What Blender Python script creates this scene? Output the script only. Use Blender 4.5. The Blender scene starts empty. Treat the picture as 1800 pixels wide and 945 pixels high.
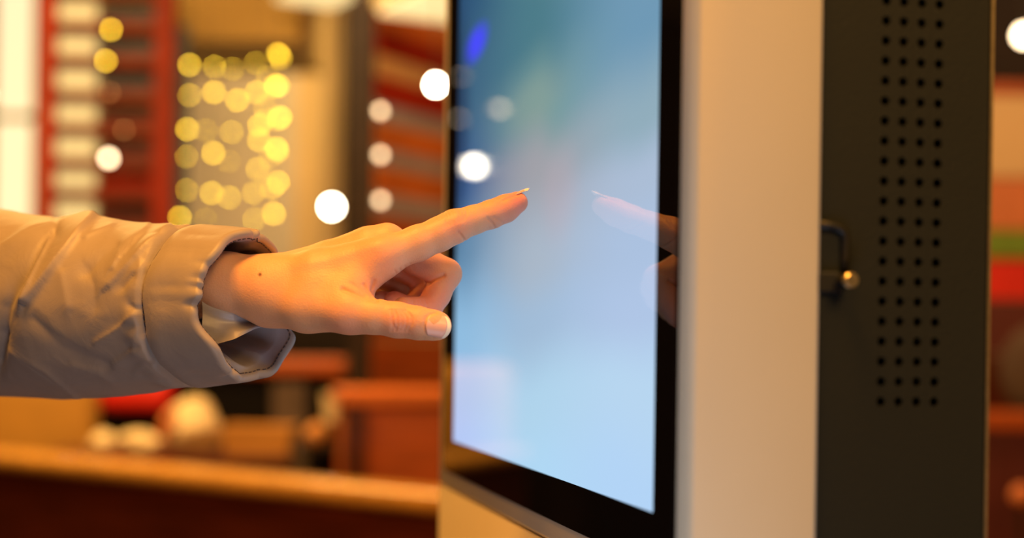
import bpy, bmesh, math, random
import numpy as np
from mathutils import Vector, Matrix
random.seed(7)
PI = math.pi
col = bpy.context.scene.collection
sc = bpy.context.scene

# ------------------------------------------------------------------ camera
FPX, CXP, HOR, ROLL, CAMZ = 2600.0, 900.0, 600.0, 0.0145, 1.30
cd = bpy.data.cameras.new('camera'); cam = bpy.data.objects.new('camera', cd); col.objects.link(cam)
cam.location = (0, 0, CAMZ); cam.rotation_euler = (PI/2, -ROLL, 0)
cd.sensor_width = 36; cd.lens = 36*FPX/1800
cd.shift_y = (HOR-472.5)/1800
cd.clip_start = 0.02
cd.dof.use_dof = True; cd.dof.focus_distance = 0.805
cd.dof.aperture_fstop = (cd.lens/1000)/0.0162
cd.dof.aperture_blades = 0
sc.camera = cam

def at(px, py, Y):
    dx, dy = px-CXP, py-HOR
    x = dx*math.cos(ROLL)+dy*math.sin(ROLL); y = -dx*math.sin(ROLL)+dy*math.cos(ROLL)
    return Vector((x*Y/FPX, Y, CAMZ-y*Y/FPX))
def proj(P):
    x = P[..., 0]/P[..., 1]*FPX; y = (CAMZ-P[..., 2])/P[..., 1]*FPX
    return CXP+x*math.cos(ROLL)-y*math.sin(ROLL), HOR+x*math.sin(ROLL)+y*math.cos(ROLL)

# ------------------------------------------------------------------ world, exposure, lights
w = bpy.data.worlds.new('world'); sc.world = w; w.use_nodes = True
w.node_tree.nodes['Background'].inputs[0].default_value = (1, .75, .5, 1)
w.node_tree.nodes['Background'].inputs[1].default_value = 0.05
vs = sc.view_settings
vs.view_transform = 'Standard'; vs.look = 'None'; vs.exposure = 0.0; vs.gamma = 1.0
def area(name, loc, tgt, size, power, color, sy=None):
    ld = bpy.data.lights.new(name, 'AREA'); o = bpy.data.objects.new(name, ld); col.objects.link(o)
    ld.energy = power; ld.color = color; ld.size = size
    if sy: ld.shape = 'RECTANGLE'; ld.size_y = sy
    o.location = loc; o.rotation_euler = (Vector(tgt)-Vector(loc)).to_track_quat('-Z', 'Y').to_euler()
    return o
WARM = (1.0, .60, .17)
area('ceiling_lamp_over_kiosk', (-.35, .35, 2.75), (-.15, .8, 1.3), .5, 47, (1.0, .42, .065))
area('ceiling_lamp_behind_camera', (.9, -1.0, 2.6), (.2, .7, 1.2), .8, 31, (1.0, .55, .165))
area('ceiling_lamp_front_left', (-1.2, -.6, 2.4), (-.3, .8, 1.3), .7, 5, (1.0, .52, .22))
area('ceiling_lamp_seating', (-1.3, 3.3, 2.7), (-1.1, 3.6, 0), 1.0, 46, WARM)
area('ceiling_lamp_far_wall', (-.5, 5.75, 2.75), (-.6, 6.6, 1.3), .4, 18, (1, .70, .26))
area('cool_fill', (.0, .28, .84), (-.12, .80, 1.30), .3, 1.25, (.72, .82, 1.0))  # unseen cool fill light, added to pale the thumb and cuff
area('ceiling_lamp_right', (1.6, 2.8, 2.7), (1.5, 4.0, 1.2), .8, 9, (1, .62, .3))
area('ceiling_lamp_slats', (-.7, 2.6, 2.6), (-.2, 3.7, 1.5), .5, 21, (1, .62, .3))

# ------------------------------------------------------------------ materials
def mat(name, c, rough=.5, metal=0, emis=None, es=0, noise=0, nscale=20, bump=0, bscale=200, stretch=(1,1,1), spec=.5, coat=0, sss=0):
    m = bpy.data.materials.new(name); m.use_nodes = True
    nt = m.node_tree; b = nt.nodes['Principled BSDF']
    b.inputs['Base Color'].default_value = (*c, 1); b.inputs['Roughness'].default_value = rough
    b.inputs['Metallic'].default_value = metal; b.inputs['Specular IOR Level'].default_value = spec
    b.inputs['Coat Weight'].default_value = coat
    if emis: b.inputs['Emission Color'].default_value = (*emis, 1); b.inputs['Emission Strength'].default_value = es
    tc = nt.nodes.new('ShaderNodeTexCoord'); mp = nt.nodes.new('ShaderNodeMapping'); mp.inputs['Scale'].default_value = stretch
    nt.links.new(tc.outputs['Object'], mp.inputs['Vector'])
    if noise:
        n = nt.nodes.new('ShaderNodeTexNoise'); n.inputs['Scale'].default_value = nscale; n.inputs['Detail'].default_value = 5
        nt.links.new(mp.outputs[0], n.inputs['Vector'])
        r = nt.nodes.new('ShaderNodeValToRGB')
        r.color_ramp.elements[0].position = .3; r.color_ramp.elements[1].position = .7
        r.color_ramp.elements[0].color = (*[max(0, v*(1-noise)) for v in c], 1)
        r.color_ramp.elements[1].color = (*[min(1, v*(1+noise)) for v in c], 1)
        nt.links.new(n.outputs['Fac'], r.inputs[0]); nt.links.new(r.outputs[0], b.inputs['Base Color'])
    if bump:
        n2 = nt.nodes.new('ShaderNodeTexNoise'); n2.inputs['Scale'].default_value = bscale; n2.inputs['Detail'].default_value = 4
        nt.links.new(mp.outputs[0], n2.inputs['Vector'])
        bp = nt.nodes.new('ShaderNodeBump'); bp.inputs['Strength'].default_value = bump; bp.inputs['Distance'].default_value = .002
        nt.links.new(n2.outputs['Fac'], bp.inputs['Height']); nt.links.new(bp.outputs[0], b.inputs['Normal'])
    return m
M = {}
M['paint'] = mat('white_painted_steel', (.86, .735, .52), .5, noise=.03, nscale=6, bump=.08, bscale=500)
M['grey'] = mat('dark_grey_steel', (.0105, .0125, .0100), .6, spec=.3, noise=.06, nscale=8, bump=.12, bscale=600)
M['hole'] = mat('black_interior', (.002, .002, .002), .9)
M['bezel'] = mat('black_glass', (.004, .004, .006), .015, spec=.22)
M['rubber'] = mat('black_plastic', (.004, .004, .004), .5)
M['brass'] = mat('nickel_lock', (.75, .62, .36), .3, .9, noise=.1, nscale=300)
M['steel'] = mat('steel', (.5, .48, .45), .35, .9)
M['wood_red'] = mat('dark_red_wood', (.085, .014, .004), .35, noise=.4, nscale=5, stretch=(1, 1, 14), bump=.1, bscale=60)
M['wood_rail'] = mat('varnished_honey_wood', (.74, .36, .07), .22, noise=.25, nscale=6, stretch=(8, 1, 8), coat=.3)
M['wood_orange'] = mat('orange_brown_wood', (.42, .085, .014), .4, noise=.25, nscale=6, stretch=(1, 1, 10))
M['red'] = mat('red_lacquer', (.36, .018, .002), .6, spec=.2, noise=.15, nscale=8)
M['deep_red'] = mat('deep_red_lacquer', (.19, .012, .002), .6, noise=.25, nscale=5, spec=.2)
M['redwood'] = mat('maroon_slat', (.12, .012, .003), .6, spec=.2, noise=.25, nscale=8)
M['orange'] = mat('orange_paint', (.62, .15, .02), .5, noise=.15, nscale=8)
M['tan'] = mat('tan_paint', (.75, .42, .16), .5, noise=.1, nscale=6)
M['greyblue'] = mat('grey_blue_paint', (.34, .30, .34), .5, noise=.3, nscale=6)
M['navy'] = mat('navy_paint', (.035, .035, .06), .6, noise=.3, nscale=4)
M['bluegrey'] = mat('blue_grey_curtain', (.10, .13, .17), .8, noise=.2, nscale=4)
M['wall'] = mat('warm_plaster', (.72, .50, .26), .8, noise=.06, nscale=3, bump=.1, bscale=40)
M['walldark'] = mat('dark_brown_panelling', (.016, .008, .005), .6, spec=.2, noise=.3, nscale=4, stretch=(1, 1, 6))
M['ceil'] = mat('ceiling_paint', (.55, .40, .22), .9, noise=.05, nscale=3)
M['floor'] = mat('brown_tile', (.09, .045, .02), .35, noise=.3, nscale=3)
M['soffit'] = mat('amber_soffit', (.52, .33, .085), .7, noise=.06, nscale=3)
M['post'] = mat('black_brown_post', (.022, .011, .006), .5, spec=.25, noise=.3, nscale=5, stretch=(1, 1, 8))
M['mauve'] = mat('pale_mauve_panel', (.72, .60, .50), .7, noise=.06, nscale=3)
M['winlit'] = mat('emissive_cream_pane', (.9, .8, .6), .4, emis=(1.0, .80, .47), es=1.08, noise=.05, nscale=3)
M['frame'] = mat('cream_frame', (.6, .5, .3), .5)
M['ovallit'] = mat('cream_glow', (.3, .25, .15), .5, emis=(1.0, .72, .27), es=.9)
M['diffuser'] = mat('lamp_diffuser', (.5, .4, .25), .5, emis=(1.0, .76, .34), es=1.1)
M['bulb_yellow'] = mat('yellow_led', (1, .8, .1), .4, emis=(1.0, .62, .035), es=26)
M['bulb_dim'] = mat('dim_yellow_led', (1, .8, .1), .4, emis=(1.0, .64, .05), es=13)
M['bulb_faint'] = mat('faint_led', (1, .6, .2), .4, emis=(1.0, .5, .15), es=4)
M['bulb_white'] = mat('white_lamp_glass', (1, .95, .85), .3, emis=(1.0, .86, .62), es=60)
M['bulb_mild'] = mat('mild_lamp_glass', (1, .9, .75), .3, emis=(1.0, .70, .40), es=5.0)
M['bulb_soft'] = mat('soft_lamp_glass', (1, .9, .75), .3, emis=(1.0, .74, .44), es=14)
M['wire'] = mat('dark_wire', (.02, .02, .015), .6)
M['black_fabric'] = mat('black_upholstery', (.004, .0025, .002), .8, spec=.1, bump=.3, bscale=300)
M['ochre'] = mat('ochre_fabric', (.50, .24, .03), .8, noise=.15, nscale=10, bump=.3, bscale=200)
M['paper'] = mat('cream_paper', (.85, .66, .36), .7, noise=.12, nscale=14)
M['paper_red'] = mat('orange_print', (.7, .2, .05), .7)
M['card'] = mat('amber_cardboard', (.62, .30, .06), .6, noise=.1, nscale=10)
M['bread'] = mat('baked_crust', (.66, .27, .06), .5, noise=.3, nscale=40)
M['green'] = mat('green_paint', (.16, .27, .02), .6, noise=.1, nscale=8)
M['scarlet'] = mat('scarlet_paint', (.75, .02, .008), .5, noise=.1, nscale=8)
M['salmon'] = mat('salmon_paint', (.65, .20, .07), .6, noise=.1, nscale=8)
M['maroon'] = mat('maroon_paint', (.10, .015, .012), .6, noise=.2, nscale=8)
M['brownfabric'] = mat('brown_fabric', (.10, .06, .04), .8, noise=.2, nscale=12)

# ------------------------------------------------------------------ helpers
def link(name, me, m, parent=None, smooth=False):
    o = bpy.data.objects.new(name, me); col.objects.link(o)
    if m: me.materials.append(m)
    if smooth: me.polygons.foreach_set('use_smooth', [True]*len(me.polygons))
    if parent: o.parent = parent
    return o
def bm_obj(name, bm, m, parent=None, smooth=False):
    bmesh.ops.recalc_face_normals(bm, faces=bm.faces)
    me = bpy.data.meshes.new(name); bm.to_mesh(me); bm.free()
    return link(name, me, m, parent, smooth)
def tag(o, label=None, cat=None, group=None, kind=None):
    if label: o['label'] = label
    if cat: o['category'] = cat
    if group: o['group'] = group
    if kind: o['kind'] = kind
    return o
def empty(name, loc, rz=0, label=None, cat=None, group=None):
    o = bpy.data.objects.new(name, None); col.objects.link(o); o.location = loc; o.rotation_euler = (0, 0, rz)
    o.empty_display_size = .05
    return tag(o, label, cat, group)
def add_box(bm, x0, x1, y0, y1, z0, z1):
    v = [bm.verts.new(p) for p in ((x0,y0,z0),(x1,y0,z0),(x1,y1,z0),(x0,y1,z0),(x0,y0,z1),(x1,y0,z1),(x1,y1,z1),(x0,y1,z1))]
    fs = [bm.faces.new([v[i] for i in f]) for f in ((0,3,2,1),(4,5,6,7),(0,1,5,4),(1,2,6,5),(2,3,7,6),(3,0,4,7))]
    return v, fs
def box(name, x0, x1, y0, y1, z0, z1, m, parent=None, bev=0, seg=2):
    bm = bmesh.new(); add_box(bm, x0, x1, y0, y1, z0, z1)
    if bev: bmesh.ops.bevel(bm, geom=bm.edges[:], offset=bev, segments=seg, affect='EDGES', profile=.5)
    return bm_obj(name, bm, m, parent, bool(bev) and seg > 2)
def add_tube(bm, pts, r, n=8, cap=True):
    rings = []
    for i, p in enumerate(pts):
        p = Vector(p); a = Vector(pts[max(0, i-1)]); b = Vector(pts[min(len(pts)-1, i+1)])
        d = (b-a).normalized(); u = d.orthogonal().normalized() if i == 0 else (u - d*u.dot(d)).normalized(); v = d.cross(u)
        rr = r[i] if hasattr(r, '__len__') else r
        rings.append([bm.verts.new(p+u*rr*math.cos(t)+v*rr*math.sin(t)) for t in [2*PI*k/n for k in range(n)]])
    for a, b in zip(rings, rings[1:]):
        for k in range(n): bm.faces.new((a[k], a[(k+1) % n], b[(k+1) % n], b[k]))
    if cap: bm.faces.new(rings[0][::-1]); bm.faces.new(rings[-1])
def sphere(name, r, m, parent=None, loc=(0,0,0), sc_=(1,1,1), u=16, v=10, warp=0, seed=0):
    bm = bmesh.new(); bmesh.ops.create_uvsphere(bm, u_segments=u, v_segments=v, radius=r)
    rnd = random.Random(seed)
    for vv in bm.verts:
        k = 1+warp*rnd.uniform(-1, 1)
        vv.co = Vector((vv.co.x*sc_[0]*k, vv.co.y*sc_[1]*k, vv.co.z*sc_[2]*k))
    o = bm_obj(name, bm, m, parent, warp == 0); o.location = loc
    return o
def zof(py, Y): return CAMZ-(py-HOR)*Y/FPX
def xof(px, Y): return (px-CXP)*Y/FPX

# ------------------------------------------------------------------ room shell
XL, XR, YB, YF, ZC = -3.8, 3.2, -2.2, 6.6, 3.0
def struct(name, *a, **k): return tag(box(name, *a, **k), kind='structure')
struct('floor', XL-.1, XR+.1, YB-.1, YF+.1, -.1, 0, M['floor'])
struct('ceiling', XL-.1, XR+.1, YB-.1, YF+.1, ZC, ZC+.1, M['ceil'])
struct('wall_left', XL-.1, XL, YB, YF, 0, ZC, M['walldark'])
struct('wall_right', XR, XR+.1, YB, YF, 0, ZC, M['wall'])
struct('wall_rear', XL, XR, YB-.1, YB, 0, ZC, M['walldark'])
struct('wall_far', -2.05, XR, YF, YF+.1, 0, ZC, M['wall'])
struct('wall_far_left', XL, -2.05, YF-.02, YF+.1, 0, ZC, M['walldark'])
# lowered soffit over the seating
struct('trim_1', -1.55, -.72, 4.9, 5.5, zof(78, 4.9), ZC, M['soffit'])
# pale panel behind the fairy lights
tag(box('wall_panel', xof(318, 6.5), xof(512, 6.5), 6.5, 6.6, .1, zof(130, 6.5), M['mauve'], bev=.008), 'pale mauve panel on the far wall behind the curtain of fairy lights', 'panel')
# bright cream window left, its brightness put in as emission
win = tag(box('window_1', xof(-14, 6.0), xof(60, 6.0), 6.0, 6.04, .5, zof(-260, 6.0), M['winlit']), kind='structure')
for z0, z1 in ((zof(226, 6.0), zof(214, 6.0)),):
    box('window_bar', xof(-14, 6.0), xof(60, 6.0), 5.96, 5.999, z0, z1, M['frame'], win)
box('window_post', xof(60, 6.0), xof(68, 6.0), 5.94, 6.06, 0, ZC, M['frame'], win)

# ------------------------------------------------------------------ red slatted screen at left
Y = 4.5
t = empty('slatted_screen', (xof(180, Y), Y, 0), 0, 'tall red slatted wooden screen with cream lit gaps beside the bright window', 'screen')
ox = xof(180, Y)
box('post', xof(66, Y)-ox, xof(88, Y)-ox, -.02, .03, 0, 2.7, M['red'], t, bev=.003)
box('post', xof(266, Y)-ox, xof(300, Y)-ox, -.02, .03, 0, 2.7, M['deep_red'], t, bev=.003)
k = 0
for yc in [-62, -2, 58, 118, 179, 238, 298, 353, 412, 472, 532, 592, 652]:
    s = box('slat', xof(88, Y)-ox, xof(264, Y)-ox, -.014, .014, zof(yc+11, Y), zof(yc-11, Y), M['redwood'], t, bev=.003)
    o = box('glow_board', xof(84, Y)-ox, xof(152, Y)-ox, .05, .07, zof(yc+54, Y), zof(yc+11, Y), M['ovallit'], t, bev=.008)  # glowing board in place of window light coming through the slats
    box('back_board', xof(160, Y)-ox, xof(262, Y)-ox, .05, .065, zof(yc+51, Y), zof(yc+9, Y), M['navy'] if yc < 150 else (M['red'] if yc == 298 else M['maroon']), t, bev=.003)
tag(box('curtain', xof(301, 4.7), xof(324, 4.7), 4.68, 4.73, .3, zof(55, 4.7), M['bluegrey'], bev=.01), 'narrow blue-grey curtain strip at the edge of the red slatted screen', 'curtain')

# bulbs in front of the slatted screen
def lamp_ball(name, px, py, Y, r, m, label, back=0, group=None, cat='lamp'):
    p = at(px, py, Y); t = empty(name, p, 0, label, cat, group)
    sphere('bulb', r, m, t)
    a_, b_, e_ = ((0,r*.8,0), (0,r*1.5,0), (0,back,0)) if back else ((0,0,r*.8), (0,0,r*1.5), (0,0,ZC-p.z))
    bm = bmesh.new(); add_tube(bm, [a_, b_], r*.4, 10); bm_obj('socket', bm, M['wire'], t)
    bm = bmesh.new(); add_tube(bm, [b_, e_], .0015, 5); bm_obj('bracket' if back else 'cord', bm, M['wire'], t)
    return t
lamp_ball('hanging_bulb', 195, 52, 4.4, .0055, M['bulb_yellow'], 'upper yellow bulb hanging before the red slatted screen', back=.085)
lamp_ball('hanging_bulb', 186, 107, 4.4, .0055, M['bulb_yellow'], 'yellow bulb just below the topmost one before the slatted screen', back=.085)
lamp_ball('hanging_bulb', 193, 162, 4.4, .004, M['bulb_faint'], 'faint brown-orange bulb in the middle of the slatted screen', back=.085)
lamp_ball('hanging_bulb', 218, 228, 4.4, .004, M['bulb_faint'], 'dim olive bulb right of centre on the slatted screen', back=.085)
lamp_ball('hanging_bulb', 191, 278, 4.4, .011, M['bulb_soft'], 'cream white bulb low before the slatted screen', back=.085)

# ------------------------------------------------------------------ fairy light curtain
cols_ = [
 ('leftmost string of yellow fairy lights beside the blue-grey curtain', 4.2, [(333,114,1),(333,167,.5),(329,227,1),(328,275,.4),(328,334,.4),(316,382,1)]),
 ('second string of yellow fairy lights from the left', 4.3, [(377,117,.6),(376,162,1),(362,229,.25),(375,269,1),(372,339,.8),(361,385,.15)]),
 ('third string of yellow fairy lights from the left', 4.4, [(409,121,.4),(417,176,1),(407,232,.5),(402,284,.2),(403,347,.6)]),
 ('fourth string of yellow fairy lights from the left', 4.3, [(449,110,.4),(451,162,.8),(456,220,.8),(455,246,.8),(453,297,.6),(446,339,.5),(447,385,.4)]),
 ('fifth string of fairy lights, just left of the brightest one', 4.4, [(466,188,.4),(471,135,.4),(465,212,.4),(474,276,.3),(478,330,.6),(482,376,.8)]),
 ('rightmost and brightest string of yellow fairy lights', 4.2, [(489,95,1.3),(485,151,1.3),(493,206,1.1),(486,261,1.1),(489,320,.8),(480,374,.5)]),
 ('sixth string of fairy lights, close behind the rightmost string', 4.6, [(494,102,.7),(490,150,.6),(488,210,.5),(488,266,.5)]),
]
for lab, Y, pts in cols_:
    P = [at(px, py, Y) for px, py, s in pts]
    base = P[0]; t = empty('fairy_light_string', base, 0, lab, 'fairy lights', 'fairy light curtain')
    wp = [(0, 0, ZC-base.z)] + [tuple(p-base) for p in P] + [tuple(P[-1]-base-Vector((0,0,.12)))]
    bm = bmesh.new(); add_tube(bm, wp, .0008, 4); bm_obj('wire', bm, M['wire'], t)
    for (px, py, s), p in zip(pts, P):
        sphere('bulb', .0050*math.sqrt(s), M['bulb_yellow'], t, tuple(p-base), u=10, v=6)

# ------------------------------------------------------------------ pendant lamps
lamp_ball('pendant_lamp', 583, 363, 5.2, .021, M['bulb_white'], 'bright white round lamp hanging left of the dark post')
lamp_ball('pendant_lamp', 766, 149, 3.15, .013, M['bulb_white'], 'bright white lamp half hidden behind the kiosk edge')
for i, (py, lb) in enumerate(((195, 'upper'), (272, 'middle'), (352, 'lower'))):
    lamp_ball('shelf_lamp', 669, py, 3.35, .0085, M['bulb_mild'], '%s soft cream lamp of three before the striped boards' % lb, back=.16, group='lamps before the striped boards')
lamp_ball('pendant_lamp', 1801, 62, 3.4, .02, M['bulb_soft'], 'cream round lamp at the right edge beside the dark kiosk side')

# ------------------------------------------------------------------ dark post
Y = 3.40
tag(box('post', xof(612, Y), xof(650, Y), Y, Y+.055, 0, ZC, M['post'], bev=.004), 'slim black-brown post from floor to ceiling left of the striped boards', 'post')
tag(box('glass_reveal', xof(600, 6.4), xof(640, 6.4), 6.35, 6.45, 0, 2.8, M['walldark'], bev=.004), 'dark upright at the far wall behind the post', 'post')

# ------------------------------------------------------------------ striped board wall
Y = 3.5; a = math.atan2(.872, .489)
t = empty('striped_board_wall', (xof(656, Y), Y, 0), a, 'wall of stacked red, orange and grey-blue boards between post and kiosk', 'partition')
bands = [(-160,-60,'tan'),(-60,12,'tan'),(12,52,'orange'),(52,98,'red'),(98,134,'tan'),(134,182,'red'),(182,214,'greyblue'),(214,262,'orange'),(262,292,'greyblue'),
         (292,342,'orange'),(342,378,'greyblue'),(378,440,'wood_orange'),(440,520,'wood_orange'),(520,600,'wood_orange'),(600,690,'wood_orange'),(690,800,'wood_red'),(800,1000,'wood_red')]
for y0, y1, m in bands:
    box('board', 0, 1.5, random.uniform(-.004, .003), .012, zof(y1-1, Y), zof(y0+1, Y), M[m], t, bev=.003)
# bright cream ceiling panel above
for i, (px, py, Yq, sx) in enumerate(((790, 20, 3.3, .12), (560, -4, 4.6, .10))):
    p = at(px, py, Yq)
    t = empty('ceiling_light', p, .5, ('cream lit ceiling light above the striped boards', 'cream lit ceiling light left of the dark post top')[i], 'ceiling light')
    box('diffuser', -sx, sx, -.12, .12, 0, .015, M['diffuser'], t, bev=.004)
    box('housing', -sx-.01, sx+.01, -.13, .13, .016, .05, M['frame'], t, bev=.004)
    bm = bmesh.new(); add_tube(bm, [(0,0,.05), (0,0,ZC-p.z)], .004, 6); bm_obj('rod', bm, M['wire'], t)

# orange counter cabinet below the striped boards
Y = 3.0
t = empty('wood_cabinet', (xof(612, Y), Y, 0), .2, 'orange-brown wooden cabinet with paler top standing right of the post', 'cabinet')
H = zof(690, Y)
box('body', 0, .62, 0, .25, 0, H-.03, M['wood_orange'], t, bev=.004)
box('top', -.01, .64, -.02, .27, H-.03, H, M['orange'], t, bev=.004)
box('side_post', -.006, .04, -.012, 0, 0, H-.03, M['wood_red'], t, bev=.003)
box('door', .06, .33, -.014, -.001, .1, H-.06, M['wood_orange'], t, bev=.004)
box('door', .34, .61, -.014, -.001, .1, H-.06, M['wood_orange'], t, bev=.004)

# ------------------------------------------------------------------ foreground booth back
p0 = at(-60, 795, 3.32); p1 = at(770, 851, 2.52)
d = Vector((p1.x-p0.x, p1.y-p0.y, 0)); L = d.length; ang = math.atan2(d.y, d.x)
zt = (p0.z+p1.z)/2
t = empty('booth_backrest', (p0.x, p0.y, 0), ang, 'dark red-brown wooden booth back with glossy honey top rail in the left foreground', 'booth')
box('top_rail', -.02, L+.9, -.02, .075, zt-.040, zt, M['wood_rail'], t, bev=.017, seg=5)
x = -.02
while x < L+.9:
    box('panel', x+.002, min(x+.42, L+.9)-.002, -.004, .04, .06, zt-.040, M['wood_red'], t, bev=.003); x += .42
box('plinth', -.02, L+.9, 0, .05, 0, .058, M['wood_red'], t)

# ledge with the left-over meal
zl = 1.03
lt = empty('high_table', (-.79, 3.5, 0), 0, 'dark wooden high table behind the booth back carrying paper and cartons', 'table')
box('tabletop', -.29, .29, -.14, .12, zl-.03, zl, M['wood_red'], lt, bev=.004)
for sx in (-.25, .25):
    for sy in (-.11, .09): box('leg', sx-.02, sx+.02, sy-.02, sy+.02, 0, zl-.03, M['wood_red'], lt, bev=.002)
def crumple(name, px, py, Y, rx, ry, rz, m, label, cat, seed, warp=.16, zbase=zl):
    p = at(px, py, Y)
    t = empty(name, (p.x, p.y, zbase), 0, label, cat)
    bm = bmesh.new(); bmesh.ops.create_icosphere(bm, subdivisions=3, radius=1)
    rnd = random.Random(seed)
    sh = [(Vector((rnd.uniform(-1,1), rnd.uniform(-1,1), rnd.uniform(-1,1))).normalized(), rnd.uniform(.75, .98)) for _ in range(14)]
    for v in bm.verts:
        n = v.co.normalized(); k = 1+warp*rnd.uniform(-.3, .3)
        for a_, l in sh:
            dd = n.dot(a_)
            if dd*k > l*.92: k = l*.92/dd
        v.co = Vector((n.x*k*rx, n.y*k*ry, max(n.z*k, -.8)*rz+rz*.8))
    o = bm_obj('body' if name != 'bread_roll' else 'crust', bm, m, t)
    return t
bag = crumple('paper_wrapper', 342, 760, 3.5, .075, .06, .072, M['paper'], 'crumpled cream paper wrapper with orange print on the high table', 'wrapper', 3)
bm = bmesh.new(); add_tube(bm, [(-.062,-.05,.03), (-.058,-.058,.06), (-.05,-.05,.085), (-.035,-.045,.1)], [.008,.013,.012,.006], 8); bm_obj('printed_patch', bm, M['paper_red'], bag, True)
crumple('napkin', 250, 790, 3.42, .060, .035, .030, M['paper'], 'flat crumpled cream napkin left of the paper wrapper', 'napkin', 5)
crumple('napkin', 182, 790, 3.5, .038, .05, .026, M['paper'], 'small greenish cream napkin at the left end of the high table', 'napkin', 6)
crumple('bread_roll', 556, 765, 3.40, .030, .026, .030, M['bread'], 'small round golden bread roll beside the post', 'bread', 8, .05, zof(785, 3.42))
cp = at(585, 740, 3.5); cpz = zof(745, 3.5)
t = empty('paper_cup', (cp.x, cp.y, cpz), 0, 'pale paper cup in shadow beside the dark post', 'cup')
bm = bmesh.new(); add_tube(bm, [(0,0,0), (0,0,.06)], [.018,.024], 20); bm_obj('cup_wall', bm, M['paper'], t, False)
bm = bmesh.new(); add_tube(bm, [(0,0,.06), (0,0,.066)], [.0255,.0245], 20); bm_obj('lid', bm, M['frame'], t)
sh = empty('serving_shelf', (cp.x, cp.y, 0), 0, 'dark shelf stand holding the cup beside the post', 'shelf')
box('board', -.04, .05, -.03, .04, cpz-.02, cpz, M['post'], sh, bev=.002)
box('upright', -.04, .05, .035, .05, 0, cpz-.02, M['post'], sh)
box('lower_board', -.065, .04, -.125, .034, zof(785, 3.42)-.015, zof(785, 3.42), M['post'], sh, bev=.002)
# amber carton
cpt = at(455, 800, 3.46)
t = empty('carton_tray', (cpt.x, cpt.y, zl), .0, 'amber cardboard meal tray on the high table right of the paper wrapper', 'tray')
bm = bmesh.new(); vb, fb = add_box(bm, -.10, .10, -.05, .05, 0, .065)
for v in vb: v.co.x *= .85
for v in vb[:4]: v.co.x *= .85; v.co.y *= .8
bmesh.ops.delete(bm, geom=[fb[1]], context='FACES')
bmesh.ops.solidify(bm, geom=bm.faces[:], thickness=.003)
bm_obj('carton_wall', bm, M['card'], t)
box('contents', -.068, .068, -.038, .038, .02, .06, M['bread'], t, bev=.012, seg=3)

# ochre chair back at left
Y = 3.85
t = empty('upholstered_chair', (xof(60, Y), Y, 0), 0, 'ochre upholstered chair back under the jacket sleeve at left', 'chair')
box('backrest', -.22, .17, -.05, .05, .5, zof(640, Y), M['ochre'], t, bev=.045, seg=4)
box('seat', -.20, .17, -.27, -.05, .42, .52, M['ochre'], t, bev=.03, seg=3)
for sx in (-.17, .13):
    for sy in (-.24, 0): box('leg', sx-.02, sx+.02, sy-.02, sy+.02, 0, .44, M['post'], t)
tag(box('red_cushion', xof(165, 4.1), xof(300, 4.1), 4.1, 4.2, zof(735, 4.1), zof(670, 4.1), M['scarlet'], bev=.03, seg=3), 'red cushion strip just below the jacket sleeve', 'cushion')

# rear booth: dark seat with brown rail
Y = 4.25
t = empty('rear_booth', (xof(420, Y), Y, 0), 0, 'dark rear booth with brown top rail seen between sleeve and post', 'booth')
box('backrest', -.55, .31, 0, .08, .35, zof(664, Y), M['black_fabric'], t, bev=.02, seg=3)
box('top_rail', -.55, .31, -.03, .09, zof(664, Y), zof(634, Y), M['wood_orange'], t, bev=.008, seg=3)
box('seat', -.55, .31, -.26, 0, .35, .46, M['black_fabric'], t, bev=.03, seg=3)
box('plinth', -.55, .31, -.24, .0, 0, .35, M['wood_red'], t)
box('panel', .10, .20, -.012, 0, .5, zof(676, Y), M['brownfabric'], t, bev=.01)
Y = 5.3
tag(box('half_wall', xof(330, Y), xof(625, Y), Y, Y+.08, 0, zof(540, Y), M['walldark'], bev=.01), 'low dark wall behind the rear booth, under the pendant lamp', 'partition')
tag(box('half_wall', xof(-300, 5.25), xof(325, 5.25), 5.12, 5.2, 0, zof(480, 5.2), M['walldark'], bev=.01), 'low dark wall behind the ochre chair and jacket sleeve', 'partition')

# ------------------------------------------------------------------ right-hand sliver
Y = 3.9
t = empty('striped_menu_wall', (xof(1830, Y), Y, 0), 0, 'striped wall right of the kiosk in salmon, green, red and maroon bands', 'partition')
xa, xb = -.35, 1.2
for y0, y1, m in ((-120,130,'walldark'),(130,155,'wood_orange'),(155,300,'wall'),(300,392,'salmon'),(392,442,'green'),(442,514,'scarlet'),(514,610,'maroon'),(610,740,'wood_red'),(740,960,'maroon'),(960,1450,'walldark')):
    box('board', xa, xb, random.uniform(-.005, .004), .05, zof(y1-1, Y), zof(y0+1, Y), M[m], t, bev=.003)
p = at(1800, 650, 3.5)
t = empty('round_back_chair', (p.x+.06, p.y, 0), 0, 'brown round-backed chair at the right edge of the picture', 'chair')
sphere('backrest', .12, M['brownfabric'], t, (0, 0, p.z), (1, .35, 1.0), 24, 16)
box('seat', -.18, .18, -.28, -.03, .42, .5, M['brownfabric'], t, bev=.03, seg=3)
for sx in (-.15, .15):
    for sy in (-.25, -.06): box('leg', sx-.015, sx+.015, sy-.015, sy+.015, 0, .43, M['post'], t)
box('back_post', -.02, .02, .0, .03, .48, p.z-.08, M['post'], t)
p = at(1780, 740, 3.0)
t = empty('wood_table', (p.x+.2, p.y, 0), 0, 'orange-brown wooden table edge right of the kiosk', 'table')
box('tabletop', -.40, .40, -.02, .12, p.z-.018, p.z+.018, M['wood_orange'], t, bev=.005)
for sx in (-.36, .36): box('leg', sx-.02, sx+.02, .05, .09, 0, p.z-.018, M['post'], t)
p = at(1796, 870, 2.8)
t = empty('table_lantern', p, 0, 'small orange-red round table lantern low at the right edge', 'lantern')
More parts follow.
